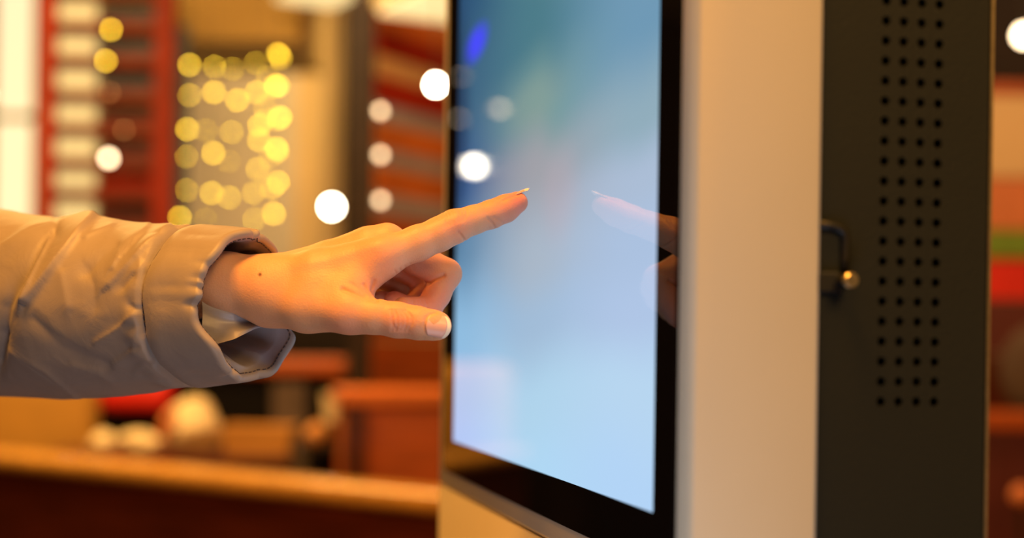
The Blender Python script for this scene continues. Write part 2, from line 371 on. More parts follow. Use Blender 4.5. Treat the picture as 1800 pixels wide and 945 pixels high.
sphere('shade', .022, M['salmon'], t)
bm = bmesh.new(); add_tube(bm, [(0,0,-.02), (0,0,-p.z+.01)], .006, 8); bm_obj('stem', bm, M['post'], t)
bm = bmesh.new(); add_tube(bm, [(0,0,-p.z), (0,0,-p.z+.012)], .08, 20); bm_obj('base', bm, M['post'], t)

# ------------------------------------------------------------------ kiosk
SN, CS = .2306, .973
KR = math.atan2(SN, CS)
KS = .97
kio = empty('self_service_kiosk', (.0761*KS, .66*KS, CAMZ*(1-KS)), KR, 'tall white and dark grey self-service kiosk with glowing pale blue touch screen', 'kiosk')
kio.scale = (KS, KS, KS)
W, D1, D2 = .591, .066, .153
z = lambda dz: CAMZ+dz
KT = z(.80)
ZG = z(-.1185)
def rbox_profile(name, x0, x1, y0, y1, z0, z1, r, m, parent, seg=6):
    bm = bmesh.new(); pts = []
    for cx_, cy_, a0 in ((x0+r, y0+r, PI), (x1-.002, y0+.002, 1.5*PI), (x1-.002, y1-.002, 0), (x0+r, y1-r, .5*PI)):
        rr = r if cx_ < x0+r+1e-6 else .002
        for k in range(seg+1):
            an = a0+.5*PI*k/seg; pts.append((cx_+rr*math.cos(an), cy_+rr*math.sin(an)))
    a_ = [bm.verts.new((x, y, z0)) for x, y in pts]; b_ = [bm.verts.new((x, y, z1)) for x, y in pts]
    n = len(pts)
    for i in range(n):
        f = bm.faces.new((a_[i], a_[(i+1) % n], b_[(i+1) % n], b_[i])); f.smooth = True
    bm.faces.new(a_[::-1]); bm.faces.new(b_)
    ed = [e for e in bm.edges if abs(e.verts[0].co.z-e.verts[1].co.z) < 1e-6]
    bmesh.ops.bevel(bm, geom=ed, offset=.0012, segments=2, affect='EDGES')
    return bm_obj(name, bm, m, parent)
rbox_profile('screen_housing', 0, D1, 0, W, ZG+.0012, KT, .007, M['paint'], kio)
rbox_profile('lower_body', 0, D1, 0, W, .05, ZG-.0012, .007, M['paint'], kio)
box('gap_liner', .004, D1-.004, .004, W-.004, ZG-.004, ZG+.004, M['rubber'], kio)
box('base_plate', -.14, D2+.14, -.02, W+.02, -.0402, .05, M['grey'], kio, bev=.004)
# bezel with rounded corners
def rrect(bm, x, y0, y1, z0, z1, r, seg=8):
    pts = []
    for cy_, cz_, a0 in ((y0+r, z0+r, PI), (y1-r, z0+r, 1.5*PI), (y1-r, z1-r, 0), (y0+r, z1-r, .5*PI)):
        for k in range(seg+1):
            an = a0+.5*PI*k/seg; pts.append((x, cy_+r*math.cos(an), cz_+r*math.sin(an)))
    return [bm.verts.new(p) for p in pts]
bz0, bz1 = z(-.1055), KT-.015
bm = bmesh.new(); r1 = rrect(bm, .0006, .0055, .567, bz0, bz1, .012); r0 = rrect(bm, -.0012, .0062, .5663, bz0+.0007, bz1-.0007, .0115)
n = len(r1)
for i in range(n): bm.faces.new((r0[i], r0[(i+1) % n], r1[(i+1) % n], r1[i]))
bm.faces.new(r0); bm.faces.new(r1[::-1])
bm_obj('glass_bezel', bm, M['bezel'], kio)
# display
dm = bpy.data.materials.new('glowing_display'); dm.use_nodes = True; nt = dm.node_tree; b = nt.nodes['Principled BSDF']
b.inputs['Base Color'].default_value = (.004, .004, .006, 1); b.inputs['Roughness'].default_value = .035; b.inputs['Specular IOR Level'].default_value = .22
uv = nt.nodes.new('ShaderNodeUVMap'); sx = nt.nodes.new('ShaderNodeSeparateXYZ'); nt.links.new(uv.outputs[0], sx.inputs[0])
nz = nt.nodes.new('ShaderNodeTexNoise'); nz.inputs['Scale'].default_value = 3.0; nz.inputs['Detail'].default_value = 1
nt.links.new(uv.outputs[0], nz.inputs['Vector'])
def s2l(c): return tuple(((v/255)/12.92 if v/255 <= .04045 else ((v/255+.055)/1.055)**2.4) for v in c)
def ramp(stops):
    r = nt.nodes.new('ShaderNodeValToRGB'); r.color_ramp.interpolation = 'EASE'
    els = r.color_ramp.elements
    while len(els) < len(stops): els.new(.5)
    for e, (p, c) in zip(els, stops): e.position = p; e.color = (*s2l(c), 1)
    nt.links.new(vj.outputs[0], r.inputs[0]); return r
vj = nt.nodes.new('ShaderNodeMath'); vj.operation = 'MULTIPLY_ADD'
nt.links.new(nz.outputs['Fac'], vj.inputs[0]); vj.inputs[1].default_value = .06
vsub = nt.nodes.new('ShaderNodeMath'); vsub.operation = 'SUBTRACT'; vsub.inputs[1].default_value = .03
nt.links.new(sx.outputs['Y'], vsub.inputs[0]); nt.links.new(vsub.outputs[0], vj.inputs[2])
# v: 0 at lit bottom, 1 at lit top of the display
# camera rows:   left col is far edge, right col is near edge (u = 0 near)
DT, DB = KT-.045, z(-.079)
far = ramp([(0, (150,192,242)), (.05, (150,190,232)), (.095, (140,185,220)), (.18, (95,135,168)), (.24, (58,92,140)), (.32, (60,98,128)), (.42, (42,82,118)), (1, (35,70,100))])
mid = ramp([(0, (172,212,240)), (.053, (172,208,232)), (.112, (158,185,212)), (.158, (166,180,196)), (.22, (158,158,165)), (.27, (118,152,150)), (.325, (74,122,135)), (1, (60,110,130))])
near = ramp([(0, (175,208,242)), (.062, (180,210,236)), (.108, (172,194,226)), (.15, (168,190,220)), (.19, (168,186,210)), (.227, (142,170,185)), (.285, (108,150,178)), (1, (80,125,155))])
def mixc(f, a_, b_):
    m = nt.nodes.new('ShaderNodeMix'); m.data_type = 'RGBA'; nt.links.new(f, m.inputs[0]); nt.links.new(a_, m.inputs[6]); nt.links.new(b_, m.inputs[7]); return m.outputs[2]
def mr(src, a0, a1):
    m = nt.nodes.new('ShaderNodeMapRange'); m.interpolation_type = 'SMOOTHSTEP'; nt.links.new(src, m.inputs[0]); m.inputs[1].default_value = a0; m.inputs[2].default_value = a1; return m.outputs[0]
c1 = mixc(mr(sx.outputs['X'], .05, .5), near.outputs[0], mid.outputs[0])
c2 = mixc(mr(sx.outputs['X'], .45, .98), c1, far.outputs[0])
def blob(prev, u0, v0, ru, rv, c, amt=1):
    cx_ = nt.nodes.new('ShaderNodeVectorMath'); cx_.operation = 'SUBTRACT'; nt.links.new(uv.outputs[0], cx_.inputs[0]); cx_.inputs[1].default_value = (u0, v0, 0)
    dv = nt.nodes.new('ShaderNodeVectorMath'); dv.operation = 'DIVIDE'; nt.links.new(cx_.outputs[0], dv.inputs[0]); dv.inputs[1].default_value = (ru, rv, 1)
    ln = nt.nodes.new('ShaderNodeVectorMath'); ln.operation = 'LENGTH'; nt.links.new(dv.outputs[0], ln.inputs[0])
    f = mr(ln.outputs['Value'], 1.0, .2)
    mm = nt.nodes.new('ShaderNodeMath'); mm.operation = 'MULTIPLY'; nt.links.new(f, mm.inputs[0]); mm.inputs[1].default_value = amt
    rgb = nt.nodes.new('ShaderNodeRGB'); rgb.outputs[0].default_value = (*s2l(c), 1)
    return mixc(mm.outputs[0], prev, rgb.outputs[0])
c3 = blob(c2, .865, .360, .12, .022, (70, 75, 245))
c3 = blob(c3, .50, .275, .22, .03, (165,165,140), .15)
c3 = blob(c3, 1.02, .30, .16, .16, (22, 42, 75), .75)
c3 = blob(c3, .36, .20, .12, .05, (205,175,185), .2)  # soft pink finger reflection painted into the emission

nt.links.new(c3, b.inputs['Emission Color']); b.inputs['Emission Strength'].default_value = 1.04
dy0, dy1 = .034, .520
me = bpy.data.meshes.new('display')
me.from_pydata([(-.0014, dy0, DB), (-.0014, dy1, DB), (-.0014, dy1, DT), (-.0014, dy0, DT), (.0, dy0, DB), (.0, dy1, DB), (.0, dy1, DT), (.0, dy0, DT)], [], [(0,1,2,3), (4,7,6,5), (0,4,5,1), (1,5,6,2), (2,6,7,3), (3,7,4,0)])
ul = me.uv_layers.new(name='UVMap')
for l in me.loops:
    c = me.vertices[l.vertex_index].co; ul.data[l.index].uv = ((c.y-dy0)/(dy1-dy0), (c.z-DB)/(DT-DB))
# display is bright: orient face normals outwards
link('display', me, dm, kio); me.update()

# rear half: dark grey perforated door
def perforated(name, x0, x1, z0, z1, ys, cols, rows, r, m, parent, th=.0015):
    bm = bmesh.new()
    px_ = (cols[1]-cols[0])/2; pz = (rows[1]-rows[0])/2
    gx0, gx1, gz0, gz1 = cols[0]-px_, cols[-1]+px_, rows[0]-pz, rows[-1]+pz
    def quad(a, b_, c, d_): bm.faces.new([bm.verts.new((a, ys, c)), bm.verts.new((b_, ys, c)), bm.verts.new((b_, ys, d_)), bm.verts.new((a, ys, d_))])
    quad(x0, gx0, z0, z1); quad(gx1, x1, z0, z1); quad(gx0, gx1, z0, gz0); quad(gx0, gx1, gz1, z1)
    N = 16
    for cx_ in cols:
        for cz_ in rows:
            o_, i_, k_ = [], [], []
            for k in range(N):
                a_ = 2*PI*k/N+PI/4; c_, s_ = math.cos(a_), math.sin(a_); q = max(abs(c_), abs(s_))
                o_.append(bm.verts.new((cx_+px_*c_/q, ys, cz_+pz*s_/q))); i_.append(bm.verts.new((cx_+r*c_, ys, cz_+r*s_))); k_.append(bm.verts.new((cx_+r*c_, ys+th, cz_+r*s_)))
            for k in range(N):
                j = (k+1) % N
                bm.faces.new((o_[k], o_[j], i_[j], i_[k])); bm.faces.new((i_[k], i_[j], k_[j], k_[k]))
    bmesh.ops.remove_doubles(bm, verts=bm.verts, dist=1e-5)
    return bm_obj(name, bm, m, parent)
yo = .0030
colsx = [.0986, .1076, .1167, .1258]
rowsz = [z(-.0253)+.00929*i for i in range(62)]
perforated('perforated_door', D1, D2, .05, KT-.01, yo, colsx, rowsz, .0022, M['grey'], kio)
box('vent_backing', colsx[0]-.008, colsx[-1]+.008, yo+.006, yo+.008, rowsz[0]-.01, rowsz[-1]+.01, M['hole'], kio)
bm = bmesh.new()
add_box(bm, D1, D2, W-.0055, W-.004, .05, KT-.01); add_box(bm, D2-.0015, D2, yo, W-.004, .05, KT-.01); add_box(bm, D1, D2, yo+.0001, W-.004, KT-.0115, KT-.01)
bm_obj('rear_case', bm, M['grey'], kio)
box('edge_glint', D2-.0004, D2+.0010, yo-.0012, yo+.010, .05, KT-.01, M['brass'], kio, bev=.0004)  # bright strip put in for the thin highlight along this edge
# handle and lock
hz = lambda py: z((HOR-py+5)*.677/FPX)
bm = bmesh.new()
X0, X1 = D1-.0005, .0790
pts = [(X0, 0, hz(392)), (.0715, 0, hz(392.5)), (.0752, 0, hz(396)), (.0778, 0, hz(402)), (X1, 0, hz(412)), (X1, 0, hz(450)), (X1, 0, hz(480))]
rw = .0021
add_tube(bm, [(p[0], yo-.0012, p[2]) for p in pts], rw, 10)
hd = bm_obj('handle', bm, M['rubber'], kio, True)
box('lock_plate', D1-.001, .0765, yo-.003, yo, hz(512), hz(474), M['rubber'], kio, bev=.001)
bm = bmesh.new(); add_tube(bm, [(0,-.0098,0), (0,-.0105,0), (0,-.0120,0), (0,-.0128,0)], [.0034,.0035,.0035,.0029], 24)
lk = bm_obj('lock', bm, M['brass'], kio); lk.location = (.0770, yo, hz(490))
bm = bmesh.new(); add_tube(bm, [(0,0,0), (0,-.0097,0)], .0032, 20); bm_obj('shaft', bm, M['rubber'], lk)
bm = bmesh.new(); add_tube(bm, [(0,-.0127,0), (0,-.0131,0)], .0008, 10); bm_obj('keyhole', bm, M['rubber'], lk)

# ------------------------------------------------------------------ lamps seen as reflections (standing off frame to the left)
def refl(px, py, dist):
    o = Vector((0,0,CAMZ)); d = (at(px, py, 1.0)-o).normalized()
    n = Vector((-CS, -SN, 0)); p0 = Vector((.0761*KS, .66*KS, CAMZ))
    tt = (p0-o).dot(n)/d.dot(n); P = o+d*tt
    return P+(d-2*d.dot(n)*n)*dist
def lamp_w(p, r, m, label):
    t = empty('pendant_lamp', p, 0, label, 'lamp'); sphere('bulb', r, m, t)
    bm = bmesh.new(); add_tube(bm, [(0,0,r*.9), (0,0,ZC-p.z)], .0015, 5); bm_obj('cord', bm, M['wire'], t)
lamp_w(refl(835, 292, 4.4), .020, M['bulb_white'], 'bright white lamp off to the left, seen mirrored in the screen')
lamp_w(refl(880, 191, 4.2), .010, M['bulb_soft'], 'soft lamp off to the left, faintly mirrored above the bright one in the screen')
lamp_w(refl(811, 134, 4.6), .005, M['bulb_soft'], 'dim lamp off to the left, mirrored near the top of the black bezel')
lamp_w(refl(808, 208, 4.0), .005, M['bulb_soft'], 'dim lamp off to the left, mirrored midway on the black bezel')

# ================================================================== THE HAND
# signed distance field of tapered capsules, meshed with surface nets
per = empty('person', tuple(at(460, 505, .82)), 0, 'person\'s left arm in a beige jacket sleeve, index finger pointing at the kiosk screen', 'person')
PO = np.array(per.location)
def A(px, py, Y): return np.array(at(px, py, Y))
hs = .0008
lo = np.array([A(330, 600, .90)[0], .752, A(800, 640, .80)[2]-.004]); hi = np.array([A(950, 400, .86)[0], .885, A(800, 310, .86)[2]])
nn = np.ceil((hi-lo)/hs).astype(int)+1
gx = (lo[0]+hs*np.arange(nn[0])).astype(np.float32)[:, None, None]
gy = (lo[1]+hs*np.arange(nn[1])).astype(np.float32)[None, :, None]
gz = (lo[2]+hs*np.arange(nn[2])).astype(np.float32)[None, None, :]
def cone(a, b, ra, rb):
    a = a.astype(np.float32); b = b.astype(np.float32); d = b-a; L2 = float(d@d)
    t = ((gx-a[0])*d[0]+(gy-a[1])*d[1]+(gz-a[2])*d[2])/L2
    t = np.clip(t, 0, 1)
    q = (gx-a[0]-t*d[0])**2+(gy-a[1]-t*d[1])**2+(gz-a[2]-t*d[2])**2
    return np.sqrt(q)-(ra+(rb-ra)*t)
def smin(a, b, k):
    h = np.clip(.5+.5*(b-a)/k, 0, 1)
    return b+(a-b)*h-k*h*(1-h)
def chain(pts, k=.003):
    f = None
    for (a, ra), (b, rb) in zip(pts, pts[1:]):
        c = cone(a, b, ra, rb); f = c if f is None else smin(f, c, k)
    return f
# palm and wrist
F = chain([(A(330, 505, .826), .0180), (A(400, 500, .818), .0178), (A(480, 509, .812), .0172)])
F = smin(F, chain([(A(330, 500, .845), .0175), (A(400, 497, .842), .0172), (A(480, 506, .836), .0165)]), .010)
F = smin(F, chain([(A(480, 505, .812), .0170), (A(560, 483, .805), .0142), (A(668, 452, .801), .0112)]), .008)     # index metacarpal
F = smin(F, chain([(A(480, 500, .826), .0155), (A(580, 464, .824), .0128), (A(650, 433, .822), .0110), (A(680, 424, .823), .0096)]), .008)     # middle
F = smin(F, chain([(A(480, 505, .838), .0150), (A(668, 446, .842), .0100)]), .008)
F = smin(F, chain([(A(480, 515, .846), .0140), (A(655, 470, .858), .0095)]), .008)
F = smin(F, chain([(A(520, 528, .835), .0130), (A(620, 520, .846), .0110)]), .010)
F = smin(F, chain([(A(480, 524, .810), .0150), (A(540, 538, .798), .0142), (A(612, 549, .787), .0108)]), .008)     # thenar
F = smin(F, chain([(A(560, 510, .798), .0110), (A(622, 502, .795), .0088), (A(648, 488, .797), .0075)]), .008)      # web
F = smin(F, chain([(A(600, 520, .792), .0085), (A(640, 520, .793), .0050)]), .006)
idx = chain([(A(668, 452, .801), .0108), (A(735, 427, .806), .0093), (A(772, 411, .809), .0088), (A(800, 397, .812), .0089), (A(832, 386, .817), .0077), (A(864, 376, .822), .0074), (A(888, 366, .826), .0071), (A(909, 355, .830), .0060)], .0035)
thb = chain([(A(612, 549, .787), .0106), (A(655, 556, .784), .0090), (A(700, 563, .783), .0091), (A(735, 567, .782), .0086), (A(764, 571, .782), .0077), (A(772, 572, .782), .0068)], .003)
mid_ = chain([(A(680, 424, .823), .0094), (A(728, 452, .829), .0092), (A(783, 481, .832), .0088), (A(768, 518, .828), .0076), (A(752, 545, .823), .0074), (A(728, 545, .818), .0070), (A(709, 541, .812), .0064)], .0025)
rng = chain([(A(668, 446, .842), .0100), (A(712, 470, .849), .0088), (A(756, 497, .852), .0082), (A(738, 525, .848), .0070), (A(724, 543, .843), .0068), (A(694, 530, .836), .0062)], .002)
pky = chain([(A(655, 470, .858), .0092), (A(722, 512, .868), .0074), (A(706, 536, .862), .0063), (A(672, 528, .850), .0056)], .002)
F = smin(F, idx, .006); F = smin(F, thb, .006)
FN = np.minimum(rng, pky); FN = smin(FN, mid_, .0008)
F = smin(F, FN, .0028)
# sink a nail bed in the thumb and the index
F = F.astype(np.float32)
def surface_nets(F):
    S = F < 0
    c = (slice(0, -1), slice(1, None))
    nx, ny, nz_ = F.shape
    cnt = np.zeros((nx-1, ny-1, nz_-1), np.int8)
    for i in (0, 1):
        for j in (0, 1):
            for k in (0, 1): cnt += S[c[i], c[j], c[k]]
    act = (cnt > 0) & (cnt < 8)
    ii = np.argwhere(act); idmap = -np.ones(act.shape, np.int64); idmap[act] = np.arange(len(ii))
    acc = np.zeros((len(ii), 3)); num = np.zeros(len(ii))
    for ax in range(3):
        o1, o2 = [q for q in range(3) if q != ax]
        for u in (0, 1):
            for v in (0, 1):
                p = ii.copy(); p[:, o1] += u; p[:, o2] += v; q = p.copy(); q[:, ax] += 1
                fa = F[p[:, 0], p[:, 1], p[:, 2]]; fb = F[q[:, 0], q[:, 1], q[:, 2]]
                cr = (fa < 0) != (fb < 0); t = np.where(cr, fa/np.where(cr, fa-fb, 1), 0)
                pt = p.astype(float); pt[:, ax] += t
                acc[cr] += pt[cr]; num[cr] += 1
    V = acc/num[:, None]
    Q = []
    for ax in range(3):
        o1, o2 = (ax+1) % 3, (ax+2) % 3
        sl0 = [slice(None)]*3; sl1 = [slice(None)]*3; sl0[ax] = slice(0, -1); sl1[ax] = slice(1, None)
        a_ = S[tuple(sl0)]; b_ = S[tuple(sl1)]
        for flip, m_ in ((False, a_ & ~b_), (True, ~a_ & b_)):
            e = np.argwhere(m_)
            e = e[(e[:, o1] > 0) & (e[:, o2] > 0) & (e[:, o1] < F.shape[o1]-1) & (e[:, o2] < F.shape[o2]-1)]
            def cell(du, dv):
                p = e.copy(); p[:, o1] -= du; p[:, o2] -= dv; return idmap[p[:, 0], p[:, 1], p[:, 2]]
            q = np.stack([cell(1, 1), cell(0, 1), cell(0, 0), cell(1, 0)], 1)
            Q.append(q[:, ::-1] if flip else q)
    return V, np.concatenate(Q)
V, Q = surface_nets(F)
V = lo+V*hs
# drop faces touching missing cells
Q = Q[(Q >= 0).all(1)]
me = bpy.data.meshes.new('hand'); me.vertices.add(len(V)); me.vertices.foreach_set('co', (V-PO).ravel().astype(np.float32))
me.loops.add(Q.size); me.loops.foreach_set('vertex_index', Q.ravel().astype(np.int32))
me.polygons.add(len(Q)); me.polygons.foreach_set('loop_start', (np.arange(len(Q))*4).astype(np.int32)); me.polygons.foreach_set('loop_total', np.full(len(Q), 4, np.int32))
me.update(calc_edges=True); me.validate()
# one light smoothing pass, then creases
def smooth_mesh(V, Q, it, lam=.5):
    for _ in range(it):
        s = np.zeros_like(V); n_ = np.zeros(len(V))
        for a_, b_ in ((0, 1), (1, 2), (2, 3), (3, 0)):
            for p, q in ((a_, b_), (b_, a_)):
                for ax in range(3): s[:, ax] += np.bincount(Q[:, p], V[Q[:, q], ax], len(V))
                n_ += np.bincount(Q[:, p], minlength=len(V))
        V = V+lam*(s/n_[:, None]-V)
    return V
V = smooth_mesh(V, Q, 3)
def vnormals(V, Q):
    fn = np.cross(V[Q[:, 2]]-V[Q[:, 0]], V[Q[:, 3]]-V[Q[:, 1]]); N = np.zeros_like(V)
    for k in range(4):
        for ax in range(3): N[:, ax] += np.bincount(Q[:, k], fn[:, ax], len(V))
    return N/np.maximum(np.linalg.norm(N, axis=1), 1e-12)[:, None]
N = vnormals(V, Q)
if (N[:, 2][V[:, 2].argmax()]) < 0: Q = Q[:, ::-1]; N = -N
vx, vy = proj(V)
def segd(x, y, pts):
    best = np.full(x.shape, 1e9)
    for (x0, y0), (x1, y1) in zip(pts, pts[1:]):
        dx, dy = x1-x0, y1-y0; t = np.clip(((x-x0)*dx+(y-y0)*dy)/(dx*dx+dy*dy), 0, 1)
        best = np.minimum(best, np.hypot(x-x0-t*dx, y-y0-t*dy))
    return best
front = np.clip(-N[:, 1]*2+.5, 0, 1)
disp = np.zeros(len(V))
def crease(pts, depth, wd, ymax=1.0):
    global disp
    disp -= 1.55*depth*np.exp(-(segd(vx, vy, pts)/wd)**2)*front*(V[:, 1] < ymax)
mm = .001
# index finger: knuckle wrinkles and flexion creases
for k in range(7):
    x_ = 782+k*6.5; crease([(x_-2, 372-k*1.0), (x_+4-k*.8, 384-k*1.2), (x_+3-k*1.5, 396-k*1.5)], .30*mm if k != 3 else .1*mm, 1.7, .83)
crease([(806, 408), (814, 418), (820, 428)], .55*mm, 2.0, .83)
crease([(858, 384), (864, 390), (870, 400)], .50*mm, 2.0, .84)
crease([(868, 382), (876, 386), (884, 392)], .30*mm, 1.8, .84)
for k in range(4): crease([(846+k*5, 350-k*2), (849+k*5, 362-k*2)], .2*mm, 1.6, .84)
# thumb knuckle ovals
for k in range(5):
    o_ = 7*k-14; crease([(700+o_*.9, 545), (706+o_*1.2, 556), (707+o_*1.2, 568), (703+o_*1.0, 581)], .34*mm if k != 2 else .18*mm, 2.0, .80)
crease([(696, 549), (688, 562), (694, 578)], .25*mm, 2.0, .80)
crease([(768, 548), (756, 551), (748, 560), (747, 572), (751, 585), (762, 592)], .55*mm, 2.2, .80)
crease([(884, 352), (900, 345), (914, 340)], .4*mm, 2.0, .84)
# web creases
crease([(602, 507), (628, 516), (650, 524), (662, 528)], .8*mm, 3.5, .81)
crease([(658, 494), (654, 510), (664, 524)], .7*mm, 3.0, .81)
crease([(640, 500), (646, 512), (655, 522)], .4*mm, 2.5, .81)
crease([(618, 498), (632, 508), (644, 518)], .3*mm, 2.5, .81)
for k in range(4): crease([(694+k*9, 476-k*4), (700+k*9, 486-k*4)], .22*mm, 1.8, .82)
# middle finger fold
crease([(752, 497), (764, 490), (780, 484)], 1.2*mm, 3.0, .85)
for k in range(4): crease([(727+k*7, 528), (731+k*7, 540)], .25*mm, 1.6, .83)
# tendons and gentle veins on the back
disp += .3*mm*np.exp(-(segd(vx, vy, [(520, 468), (600, 450), (668, 428)])/9)**2)*front
disp -= .12*mm*np.exp(-(segd(vx, vy, [(540, 478), (610, 462), (650, 446)])/9)**2)*front

disp += .6*mm*np.exp(-(segd(vx, vy, [(792, 385), (806, 382)])/14)**2)
rs = np.random.RandomState(3)
for _ in range(26):
    kd = rs.normal(size=3)*140; disp += .045*mm*np.sin(V@kd+rs.uniform(0, 6.28))
V = V+N*disp[:, None]
me = bpy.data.meshes.new('hand'); me.from_pydata((V-PO).tolist(), [], Q.tolist())
# colour attribute: own skin redness, mole
ca = me.color_attributes.new('tone', 'FLOAT_COLOR', 'POINT')
red = np.zeros(len(V))
def blobv(p, r, amt):
    global red
    red = np.maximum(red, amt*np.exp(-(np.linalg.norm(V-p, axis=1)/r)**2))
blobv(A(905, 360, .826), .011, 1.0); blobv(A(885, 372, .823), .010, .8); blobv(A(800, 395, .806), .010, .45); blobv(A(862, 380, .82), .008, .5)
blobv(A(703, 563, .776), .010, .5); blobv(A(740, 540, .822), .022, .9); blobv(A(700, 530, .83), .022, .9); blobv(A(783, 500, .83), .012, .55); blobv(A(672, 450, .79), .010, .3)
blobv(A(655, 510, .79), .008, .4); blobv(A(610, 570, .78), .012, .35)
mole = np.exp(-(np.hypot((vx-457), (vy-482)*.9)/3.2)**4)*(N[:, 1] < 0)
cdat = np.ones((len(V), 4), np.float32); cdat[:, 0] = red; cdat[:, 1] = mole; cdat[:, 2] = 0
ca.data.foreach_set('color', cdat.ravel())
sk = bpy.data.materials.new('skin'); sk.use_nodes = True; nt = sk.node_tree; b = nt.nodes['Principled BSDF']
at_ = nt.nodes.new('ShaderNodeAttribute'); at_.attribute_name = 'tone'; sp = nt.nodes.new('ShaderNodeSeparateColor'); nt.links.new(at_.outputs['Color'], sp.inputs[0])
tc = nt.nodes.new('ShaderNodeTexCoord'); n1 = nt.nodes.new('ShaderNodeTexNoise'); n1.inputs['Scale'].default_value = 60; n1.inputs['Detail'].default_value = 6
nt.links.new(tc.outputs['Object'], n1.inputs['Vector'])
def mix2(f, a_, b_):
    m = nt.nodes.new('ShaderNodeMix'); m.data_type = 'RGBA'
    if isinstance(f, float): m.inputs[0].default_value = f
    else: nt.links.new(f, m.inputs[0])
    for s_, i_ in ((a_, 6), (b_, 7)):
        if isinstance(s_, tuple): m.inputs[i_].default_value = (*s_, 1)
        else: nt.links.new(s_, m.inputs[i_])
    return m.outputs[2]
base = mix2(n1.outputs['Fac'], (.66, .335, .175), (.72, .40, .23))
c_ = mix2(sp.outputs[0], base, (.78, .25, .17)); c_ = mix2(sp.outputs[1], c_, (.16, .05, .02))
nt.links.new(c_, b.inputs['Base Color']); b.inputs['Roughness'].default_value = .48; b.inputs['Specular IOR Level'].default_value = .35
b.inputs['Subsurface Weight'].default_value = .22; b.inputs['Subsurface Scale'].default_value = .004; b.inputs['Subsurface Radius'].default_value = (1, .35, .2)
vo = nt.nodes.new('ShaderNodeTexVoronoi'); vo.inputs['Scale'].default_value = 900; n3 = nt.nodes.new('ShaderNodeTexNoise'); n3.inputs['Scale'].default_value = 500; n3.inputs['Detail'].default_value = 3
nt.links.new(tc.outputs['Object'], vo.inputs['Vector']); nt.links.new(tc.outputs['Object'], n3.inputs['Vector'])
ad = nt.nodes.new('ShaderNodeMath'); ad.operation = 'ADD'; nt.links.new(vo.outputs['Distance'], ad.inputs[0]); nt.links.new(n3.outputs['Fac'], ad.inputs[1])
bp = nt.nodes.new('ShaderNodeBump'); bp.inputs['Strength'].default_value = .22; bp.inputs['Distance'].default_value = .0004
nt.links.new(ad.outputs[0], bp.inputs['Height']); nt.links.new(bp.outputs[0], b.inputs['Normal'])
hand = link('hand', me, sk, per, True)

# nails: curved plates with a paler free edge
M['nail'] = mat('nail', (.74, .42, .34), .38, coat=.12, spec=.4)
M['nail_edge'] = mat('nail_free_edge', (.85, .74, .60), .4)
def nail(name, base, tip, up, wd, rc, over, m_, me_):
    base = Vector(base); tip = Vector(tip); ax = (tip-base).normalized(); up = Vector(up); up = (up-ax*up.dot(ax)).normalized(); sd = ax.cross(up)
    L = (tip-base).length; nu, nv = 14, 12
    def pt(u, v, off=0):
        prof = wd*(1-.10*(1-u)**2)
        # rounded root and free edge
        s = v*2-1
        x = u*L
        if u <= 0: x = -.0
        x = (u*L)*(1)-(-1)*0
        root = .0016*s*s; fre = -.0026*s*s
        x = root+(u)*(L+fre-root)
        a_ = s*prof/2/rc
        h = rc*math.cos(a_)-rc+off - .0010*max(0, u-.75)**2*8
        return base+ax*x+sd*(rc*math.sin(a_))+up*h
    def plate(n_, u0, u1, m, par, off=0, th=.0004):
        bm = bmesh.new(); g = [[bm.verts.new(pt(u0+(u1-u0)*i/nu, j/nv, off)-Vector(PO)) for j in range(nv+1)] for i in range(nu+1)]
        g2 = [[bm.verts.new(pt(u0+(u1-u0)*i/nu, j/nv, off-th)-Vector(PO)) for j in range(nv+1)] for i in range(nu+1)]
        for i in range(nu):
            for j in range(nv):
                bm.faces.new((g[i][j], g[i+1][j], g[i+1][j+1], g[i][j+1])); bm.faces.new((g2[i][j], g2[i][j+1], g2[i+1][j+1], g2[i+1][j]))
        for i in range(nu):
            for a_ in (0, nv): bm.faces.new((g[i][a_], g[i+1][a_], g2[i+1][a_], g2[i][a_]))
        for j in range(nv):
            for a_ in (0, nu): bm.faces.new((g[a_][j], g[a_][j+1], g2[a_][j+1], g2[a_][j]))
        return bm_obj(n_, bm, m, par, True)
    q = plate(name, 0, 1-over, m_, per)
    plate('free_edge', 1-over, 1, me_, q)
    return q
nail('thumb_nail', at(749, 570, .7729), at(793, 576, .7752), (.05, -1, .05), .0128, .0085, .16, M['nail'], M['nail_edge'])
nail('index_nail', at(890, 345, .8265), at(929, 329, .8315), (-.30, -.12, 1), .0062, .0056, .20, M['nail'], M['nail_edge'])

# ================================================================== THE SLEEVE
fab = bpy.data.materials.new('beige_nylon'); fab.use_nodes = True; nt = fab.node_tree; b = nt.nodes['Principled BSDF']
tc = nt.nodes.new('ShaderNodeTexCoord'); n1 = nt.nodes.new('ShaderNodeTexNoise'); n1.inputs['Scale'].default_value = 25; n1.inputs['Detail'].default_value = 5; nt.links.new(tc.outputs['Object'], n1.inputs['Vector'])
c_ = mix2(n1.outputs['Fac'], (.29, .235, .195), (.34, .275, .23)); nt.links.new(c_, b.inputs['Base Color'])
b.inputs['Roughness'].default_value = .5; b.inputs['Specular IOR Level'].default_value = .5; b.inputs['Sheen Weight'].default_value = .1
n2 = nt.nodes.new('ShaderNodeTexNoise'); n2.inputs['Scale'].default_value = 45; n2.inputs['Detail'].default_value = 5; n2.inputs['Distortion'].default_value = 1.2
nt.links.new(tc.outputs['Object'], n2.inputs['Vector'])
n4 = nt.nodes.new('ShaderNodeTexNoise'); n4.inputs['Scale'].default_value = 1500; nt.links.new(tc.outputs['Object'], n4.inputs['Vector'])
